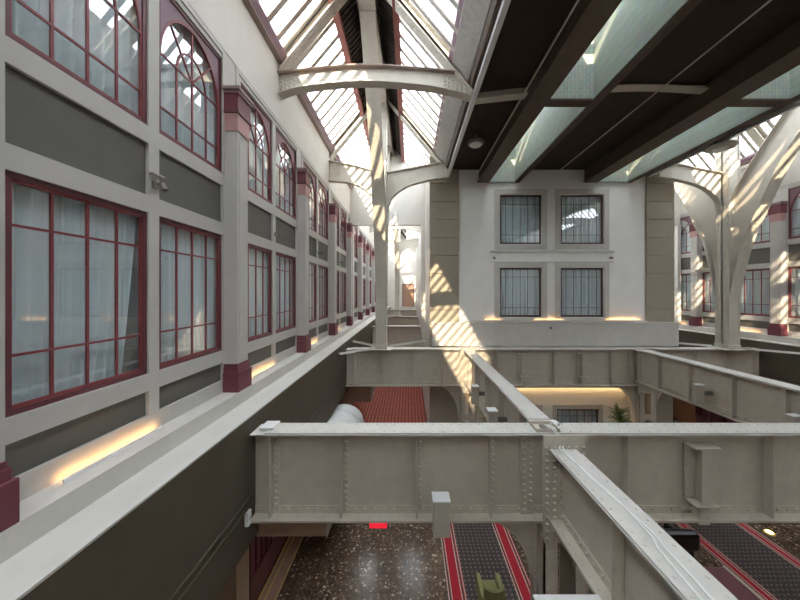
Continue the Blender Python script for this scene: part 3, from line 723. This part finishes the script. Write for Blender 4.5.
# riveted connection boxes where lengthwise girders meet
for x, Y, l, xa, xb in ((2.6, 4.93, 'riveted connection plate where the foreground girders meet', 2.21, 2.93), (2.5, 12.85, 'riveted connection plate at the back left girder joint', 2.2, 2.86), (10.1, 12.85, 'riveted connection plate at the back right girder joint', 9.8, 10.56)):
    q = MB(); zt = -2.36 if Y < 6 else -2.42; zb = -4.1 if Y < 6 else -4.35; q.box(xa, xb, Y, Y+.03, zb, zt)
    for xx in [xa+.06+i*(xb-xa-.12)/5 for i in range(6)]:
        k = zb+.05
        while k < zt-.08: q.rivet((xx, Y, k), 'y', -1, .032, .03); k += .115
    q.box(xa, xb, Y+.03, Y+.09, zb, zb+.05)
    tag(q.build('connection_plate', 'steel'), l, 'plate')
# stub brackets on girder faces
for x, Y, l in ((5.08, 5.32, 'short stub bracket riveted to the foreground girder'), (4.95, 13.12, 'short stub bracket, left of the two on the block girder'), (7.55, 13.12, 'short stub bracket, right of the two on the block girder')):
    t = thing('stub_bracket', l, 'bracket', (x, Y-.2, -3.95))
    q = MB(); q.box(x-.22, x-.08, Y-.04, Y-.015, -3.62, -2.66).box(x+.08, x+.14, Y-.04, Y-.015, -3.62, -2.66)
    for k in range(9): q.rivet((x-.18, Y-.04, -2.74-k*.1), 'y', -1, .018, .015); q.rivet((x-.11, Y-.04, -2.79-k*.1), 'y', -1, .018, .015)
    q.build('back_plate', 'steel', t)
    q = MB(); q.box(x-.09, x+.09, Y-.22, Y-.19, -3.65, -2.68).box(x-.02, x+.02, Y-.19, Y-.03, -3.65, -2.68); q.build('stem', 'steel', t)
    q = MB(); q.box(x-.22, x+.22, Y-.24, Y-.01, -2.68, -2.655); q.build('cap_plate', 'steel', t)
    q = MB(); q.box(x-.2, x+.2, Y-.24, Y-.01, -3.67, -3.645); q.box(x-.09, x+.09, Y-.17, Y-.03, -4.0, -3.67); q.build('foot_plate', 'steel', t)
# beige fixture boxes
for x0, x1, y0, y1, z0, z1, l in ((.40, .67, 4.9, 5.13, -4.02, -3.42, 'beige box fixture on the front of the foreground girder'),
        (2.0, 2.22, 7.5, 7.75, -3.55, -2.98, 'beige box fixture left of the lengthwise girder, nearer of two'),
        (2.0, 2.2, 9.45, 9.7, -3.55, -2.98, 'beige box fixture left of the lengthwise girder, farther of two'),
        (9.35, 9.6, 9.75, 9.9, -3.62, -3.02, 'beige box fixture on the right lengthwise girder, farther of two'),
        (9.35, 9.6, 7.3, 7.45, -3.62, -3.02, 'beige box fixture on the right lengthwise girder, at the frame edge'),
        (1.5, 2.27, 3.12, 3.60, -4.12, -3.64, 'white topped box beside the foreground lengthwise girder')):
    t = thing('fixture_box', l, 'box', ((x0+x1)/2, (y0+y1)/2, z0), 'beige boxes fixed to the girders')
    q = MB(); q.box(x0, x1, y0, y1, z0, z1-.02); q.build('housing', 'box', t, bevel=.008)
    q = MB(); q.box(x0-.01, x1+.01, y0-.01, y1+.01, z1-.02, z1); q.build('lid', 'white', t)
    q = MB()
    if x0 < 1: q.box(x0+.08, x1-.08, y1, 5.34, z0+.2, z0+.26)
    else: q.box(x1, x1+.27 if x1 < 9 else x1+.34, (y0+y1)/2-.03, (y0+y1)/2+.03, z0+.25, z0+.37)
    q.build('bracket', 'grey', t)
# flat braces at the column feet
for mxx in (0, 1):
    mp = ident if not mxx else (lambda x, y, z: (MS-x, y, z))
    s_ = 'left' if not mxx else 'right'
    for n, (a, c, l) in enumerate((((-1.5, 12.8, -2.41), (-2.70, 11.6, -2.41), 'towards the camera and the wall'), ((-1.5, 13.3, -2.41), (-2.7, 14.6, -2.41), 'away towards the wall'),
                   ((-.85, 13.3, -2.41), (.9, 14.9, -2.41), 'away towards the block'))):
        q = MB(mp); q.bar(a, c, .16, .03); q.bar((a[0], a[1], a[2]+.03), (c[0], c[1], c[2]+.03), .02, .06)
        tag(q.build('flat_brace', 'ledge'), 'flat pale brace at the %s column foot running %s' % (s_, l), 'brace', 'flat braces at the column feet')
# junction box, cables, little white pieces on the girders
t = thing('junction_box', 'open metal junction box where the foreground girders cross', 'box', (2.37, 5.32, -2.42))
q = MB(); q.box(2.2, 2.6, 5.17, 5.18, -2.42, -2.36).box(2.2, 2.6, 5.48, 5.49, -2.42, -2.36).box(2.2, 2.21, 5.18, 5.48, -2.42, -2.36).box(2.59, 2.6, 5.18, 5.48, -2.42, -2.36).box(2.21, 2.59, 5.18, 5.48, -2.42, -2.41); q.build('tray', 'steel', t)
q = MB(); q.box(2.34, 2.42, 5.22, 5.4, -2.41, -2.38); q.build('terminal_block', 'grey', t)
for k, (dx, l) in enumerate(((0, 'left of two white cables running along the foreground girder'), (.04, 'right of two white cables running along the foreground girder'))):
    P = [(2.44+dx, 5.35, -2.38), (2.46+dx, 5.17, -2.345), (2.49+dx, 5.1, -2.40), (2.52+dx, 4.97, -2.52)]
    y = 4.9
    while y > -.4:
        P.append((2.5+.05*sin(y*2.2+k*1.3)+dx*.8-(.04 if y < 3 else 0), y, -2.548)); y -= .12
    q = MB(); q.tube(P, .011, 6); tag(q.build('cable', 'cable', smooth=True), l, 'cable', 'cables along the foreground girder')
q = MB(); q.lathe([(.10, 0), (.095, .03), (.05, .06), (.01, .07)], (2.66, 5.5, -2.42), 16); tag(q.build('dome_cover', 'white', smooth=True), 'small white dome on the foreground girder joint', 'cover')
q = MB(); q.box(-2.62, -2.38, 5.25, 5.55, -2.42, -2.38); tag(q.build('cover_plate', 'white', bevel=.006), 'small white plate on the left end of the foreground girder', 'plate')
t = thing('switch_box', 'small white box on the dark wall beside the foreground girder', 'box', (-2.72, 5.08, -3.94))
q = MB(); q.box(-2.755, -2.69, 5.02, 5.13, -3.94, -3.70); q.build('housing', 'white', t, bevel=.008)
q = MB(); q.box(-2.69, -2.685, 5.05, 5.1, -3.85, -3.80); q.build('cover', 'box', t)

# ------------------------------------------------------------------ lower level
# left lower wall with maroon windows and tan piers
for mxx in (0, 1):
    mp = ident if not mxx else (lambda x, y, z: (10.95-x, y, z))
    sd = 'left' if not mxx else 'right'
    b = MB(mp); b.box(-3.6, -3.4, YB, YE, ZF, -4.38)
    if mxx: b.box(-4.9, -3.3, YB, YE, -4.45, -4.39)
    lw = struct(b.build('wall_%s_ground' % sd, 'terra'))
    for k in range(8):
        y = 1.3+k*2.45-(.7 if mxx else 0)
        if mxx and not (4 <= k < 6): continue
        b = MB(mp); b.box(-3.4, -3.33, y+.1, y+2.1, ZF+.1, ZF+.7).box(-3.4, -3.33, y+.1, y+2.1, -4.3, -4.2)
        for j in range(9): b.box(-3.4, -3.32, y+.1+j*.245, y+.14+j*.245, ZF+.7, -4.3)
        b.box(-3.4, -3.33, y+.1, y+2.1, ZF+1.6, ZF+1.66)
        b.build('maroon_screen', 'dred' if not mxx else 'dred', lw)
        b = MB(mp); b.box(-3.4, -3.36, y+.12, y+2.08, ZF+.72, -4.3); b.build('screen_panel', 'cap', lw)
    for k in range(6 if not mxx else 2):
        y = 5.25+k*4.9 if not mxx else 16.5+k*4
        p = MB(mp); p.box(-3.4, -3.02, y, y+.42, ZF, -4.0, 'pier').box(-3.45, -2.98, y-.04, y+.46, ZF, ZF+.2, 'pier')
        tag(p.build('pier', None), 'tan stone pier on the ground floor, %s side, %s from the camera' % (sd, ORD[k]), 'pier', 'ground floor piers')
for x, w in ((-3.30, .05), (-3.17, .03), (-2.95, .03)):
    pass
b = MB(); b.box(-3.31, -2.93, 2, 14, ZF, ZF+.012, 'timber').box(-3.33, -3.29, 2, 14, ZF+.012, ZF+.03, 'gold').box(-3.20, -3.17, 2, 14, ZF+.012, ZF+.02, 'gold').box(-2.96, -2.93, 2, 14, ZF+.012, ZF+.02, 'gold')
struct(b.build('baseboard_left', None))
# timber-faced boxes under the girder ends
for Y, x1, z0, l in ((5.75, -1.52, -4.48, 'brown timber soffit box under the near girder left end'), (13.9, -1.75, -5.0, 'brown timber soffit box under the far girder left end')):
    t = thing('soffit_box', l, 'bracket', (-2.2, Y, z0))
    q = MB(); q.box(-3.3, x1, Y-.25, Y+.25, z0, -4.16 if Y < 10 else -4.2); q.build('timber_casing', 'timber', t)
    q = MB(); A = [(x1+.01, -4.16), (x1+.14, -4.16), (x1+.10, z0+.2), (x1+.01, z0-.05)]; q.prism(A, Y-.27, Y+.27, 'y'); q.build('end_plate', 'steel_light', t)
# carpet runners
def runner(x0, x1, bw, label):
    q = MB(); z = ZF; q.box(x0, x1, -2, 13.0, z, z+.012, 'carpet')
    for a in (x0+.02, x1-bw):
        q.box(a, a+bw-.02, -2, 13.0, z+.012, z+.014, 'cred')
        for o in (0, .07, bw-.13, bw-.05): q.box(a+o, a+o+.02, -2, 13.0, z+.014, z+.016, 'cwhite')
        for o in (.03, bw-.10): q.box(a+o, a+o+.03, -2, 13.0, z+.014, z+.0155, 'carpet')
    return tag(q.build('carpet_runner', None), label, 'carpet')
runner(.86, 2.85, .42, 'dark carpet runner with red and cream edge bands, beside the green chair')
runner(7.8, 9.9, .34, 'dark carpet runner with red and cream edge bands, beside the black sofa')
q = MB(); q.box(-3.38, .93, 13.4, 44, ZF, ZF+.015); tag(q.build('carpet', 'redcarpet'), 'brick red carpet with pale dots beyond the second girder', 'carpet')
# ribbed white duct
t = thing('ribbed_duct', 'large white ribbed duct below the dark wall behind the foreground girder', 'duct', (-2.57, 9.5, -5.8))
n = 36; P = []; F = []; cx, cz = -2.57, -5.23
ys = [7.6+j*.07 for j in range(63)]
for y in ys:
    r = .775+.035*cos((y-7.6)*2*pi/.7)
    for k in range(n): P.append((cx+r*cos(2*pi*k/n), y, cz+r*sin(2*pi*k/n)))
for j in range(len(ys)-1):
    for k in range(n): F.append((j*n+k, j*n+(k+1) % n, (j+1)*n+(k+1) % n, (j+1)*n+k))
F += [tuple(range(n)), tuple(range((len(ys)-1)*n, len(ys)*n))]
q = MB(); q.add(P, F); q.build('duct_body', 'white', t, smooth=True)
for y in (8.2, 10.6):
    q = MB(); q.box(cx-.3, cx-.27, y-.02, y+.02, cz+.7, -4.38); q.build('hanger', 'grey', t)
# red lit sign under the girder
t = thing('lit_sign', 'small red lit sign hanging below the foreground girder', 'sign', (-.62, 6.0, -4.7))
q = MB(); q.box(-.79, -.44, 5.96, 6.04, -4.7, -4.45); q.build('lit_box', 'redlit', t, bevel=.01)
q = MB(); q.box(-.80, -.43, 5.95, 6.05, -4.45, -4.42); q.tube([(-.62, 6.0, -4.42), (-.62, 6.0, -4.12), (-.62, 5.54, -4.06)], .012, 6); q.build('hanger', 'grey', t)
# ground level of the central block
b = MB(); YH = 14.0
b.box(2.25, 4.14, YH, YH+.2, ZF, -4.2).box(6.02, 6.9, YH, YH+.2, ZF, -4.2).box(8.84, 10.76, YH, YH+.2, ZF, -4.2)
for a, c in WX: b.box(a, c, YH, YH+.2, -5.45, -4.2).box(a, c, YH, YH+.2, ZF, -6.5)
gw = struct(b.build('wall_front_ground', 'front'))
b = MB(); b.box(2.25, 10.76, YF-.2, YH+.2, -4.30, -4.2); b.box(2.25, 10.76, YF-.18, YF-.05, -4.3, -2.46); b.build('soffit', 'quoin', gw)
b = MB(); b.box(2.3, 10.7, YH+1.2, YH+1.3, ZF, -4.2); b.build('room_shell', 'room', gw)
mpG = lambda u, s, z: (s, YH-u, z)
for i, (a, c) in enumerate(WX):
    window(mpG, a, c, -6.5, -5.45, (-5.8,), (.12, .31, .5, .69, .88), 'bframe', 'bframe', fw=.05)
    b = MB(); b.box(a-.2, a, YH-.04, YH, -6.5, -5.25).box(c, c+.2, YH-.04, YH, -6.5, -5.25).box(a, c, YH-.04, YH, -5.45, -5.25); b.build('window_surround', 'trim', gw)
    curtain(mpG, a, c, -6.5, -5.4, 'pale curtain in the ground floor window, %s, under the central block' % ('left' if i == 0 else 'right'), 'curtains in the ground floor windows')
t = thing('strip_light', 'long warm cove light under the block girder', 'light', (6.5, 13.92, -4.33))
q = MB(); q.box(2.4, 10.2, 13.84, 13.94, -4.33, -4.30); q.build('housing', 'white', t)
q = MB(); q.box(2.45, 10.15, 13.86, 13.92, -4.338, -4.33); q.build('diffuser', 'warmw', t)
# potted palms
def palm(x, y, h, label, seed):
    rnd = random.Random(seed)
    t = thing('potted_plant', label, 'plant', (x, y, ZF))
    q = MB(); q.lathe([(.17, 0), (.24, .3), (.26, .42), (.22, .42), (.2, .38)], (x, y, ZF), 20); pt = q.build('pot', 'pot', t)
    pt['_o'] = t['_o']; q = MB(); q.lathe([(.2, .38), (.19, .4)], (x, y, ZF), 20); q.build('soil', 'trunk', pt)
    q = MB(); q.tube([(x, y, ZF+.35), (x+.03, y, ZF+h*.5), (x, y, ZF+h)], [.04, .035, .03], 8); q.build('stem', 'trunk', t)
    q = MB()
    for k in range(150):
        a = rnd.random()*2*pi; zz = ZF+h*(.62+.38*rnd.random()); L = .42+.3*rnd.random(); el = rnd.uniform(.1, 1.3)
        d = Vector((cos(a)*cos(el), sin(a)*cos(el), sin(el))); side = Vector((-sin(a), cos(a), 0)); p = Vector((x, y, zz)); pts = []
        for j in range(5):
            s = j/4; w = .03*(sin(pi*min(1, s*.85+.15))); c_ = p+d*L*s+Vector((0, 0, -.28*L*s*s))
            pts += [tuple(c_-side*w), tuple(c_+side*w+Vector((0, 0, .002)))]
        q.add(pts, [(2*j, 2*j+1, 2*j+3, 2*j+2) for j in range(4)])
    o = q.build('foliage', 'leaf', t); m = o.modifiers.new('thick', 'SOLIDIFY'); m.thickness = .003
palm(8.55, 12.2, 1.95, 'leafy potted plant standing under the right end of the block girder', 1)
palm(3.55, 12.7, 1.7, 'dark potted plant behind the left lengthwise girder', 2)
# green armchair
def armchair(x, y, mat, label, w=.62, back=.95):
    t = thing('armchair', label, 'chair', (x, y, ZF)); z = ZF
    q = MB(); q.box(x-w/2, x+w/2, y-.3, y+.28, z+.30, z+.46); q.build('seat', mat, t, bevel=.04)
    q = MB(); A = [(x-w/2+w*k/10, y-.34+.10*(abs(k-5)/5)**2) for k in range(11)]; B = [(a, b-.09) for a, b in A]
    q.band(A, B, z+.3, z+back, 'z'); q.build('backrest', mat, t, bevel=.02)
    for sg in (-1, 1):
        q = MB(); q.box(x+sg*w/2-.05, x+sg*w/2+.05, y-.28, y+.25, z+.3, z+.64); q.build('armrest', mat, t, bevel=.03)
        for yy in (y-.26, y+.22):
            q = MB(); q.tube([(x+sg*(w/2-.05), yy, z), (x+sg*(w/2-.07), yy, z+.31)], [.018, .026], 8); q.build('leg', 'bframe', t)
armchair(1.72, 6.35, 'green', 'olive green armchair on the dark carpet runner at the bottom edge', .42, .86)
# black sofa, seen from behind its end
t = thing('sofa', 'black leather sofa beside the right carpet runner', 'sofa', (6.1, 7.3, ZF))
q = MB(); q.box(5.3, 6.95, 7.4, 8.15, ZF+.12, ZF+.42); q.build('seat', 'black', t, bevel=.05)
q = MB(); q.box(5.25, 7.08, 7.25, 7.5, ZF+.48, ZF+.94); q.build('backrest', 'black', t, bevel=.09)
for x in (5.32, 6.98):
    q = MB(); q.box(x-.08, x+.08, 7.4, 8.15, ZF+.12, ZF+.6); q.build('armrest', 'black', t, bevel=.04)
    for y in (7.35, 8.1): q = MB(); q.tube([(x, y, ZF), (x, y, ZF+.13)], .025, 8); q.build('leg', 'bframe', t)
t = thing('bench', 'low maroon bench with pale metal rim beside the right carpet runner', 'bench', (7.0, 5.9, ZF))
q = MB(); q.box(6.6, 7.28, 4.9, 6.95, ZF+.34, ZF+.44); q.build('seat', 'dred', t, bevel=.02)
q = MB(); q.box(7.28, 7.33, 4.88, 6.97, ZF+.3, ZF+.44).box(7.40, 7.43, 4.88, 6.97, ZF+.3, ZF+.34).box(6.58, 7.43, 4.86, 4.9, ZF+.3, ZF+.34); q.build('rim', 'box', t)
for x in (6.65, 7.25):
    for y in (4.98, 6.85): q = MB(); q.tube([(x, y, ZF), (x, y, ZF+.34)], .025, 8); q.build('leg', 'grey', t)
# wicker basket
t = thing('wicker_basket', 'brown woven basket behind the slotted foreground post', 'basket', (4.15, 6.7, ZF))
q = MB()
for j in range(9):
    z = ZF+.04+j*.075
    for k in range(24):
        a0 = 2*pi*k/24; a1 = 2*pi*(k+1)/24; r0 = .36+.02*(1 if (k+j) % 2 else -1); r1 = .36+.02*(-1 if (k+j) % 2 else 1)
        q.tube([(4.15+r0*cos(a0), 6.7+r0*sin(a0), z), (4.15+r1*cos(a1), 6.7+r1*sin(a1), z)], .032, 6)
q.build('weave', 'wicker', t)
q = MB(); q.lathe([(.33, 0), (.35, .02)], (4.15, 6.7, ZF), 24); q.build('basket_base', 'wicker', t)
# glowing amber disc standing in for a lamp's reflection in the floor
t = thing('lamp_reflection', 'small amber glow standing in for a lamp reflection on the speckled floor at the right edge', 'light', (10.15, 8.45, ZF))
q = MB(); q.lathe([(.12, 0), (.12, .03), (.09, .04)], (10.15, 8.45, ZF), 20); q.build('rim', 'gold', t)
q = MB(); q.lathe([(.085, .04), (.06, .06), (.01, .068)], (10.15, 8.45, ZF), 20); q.build('lens', 'amber', t)
for o in bpy.data.objects:
    if '_o' in o: del o['_o']
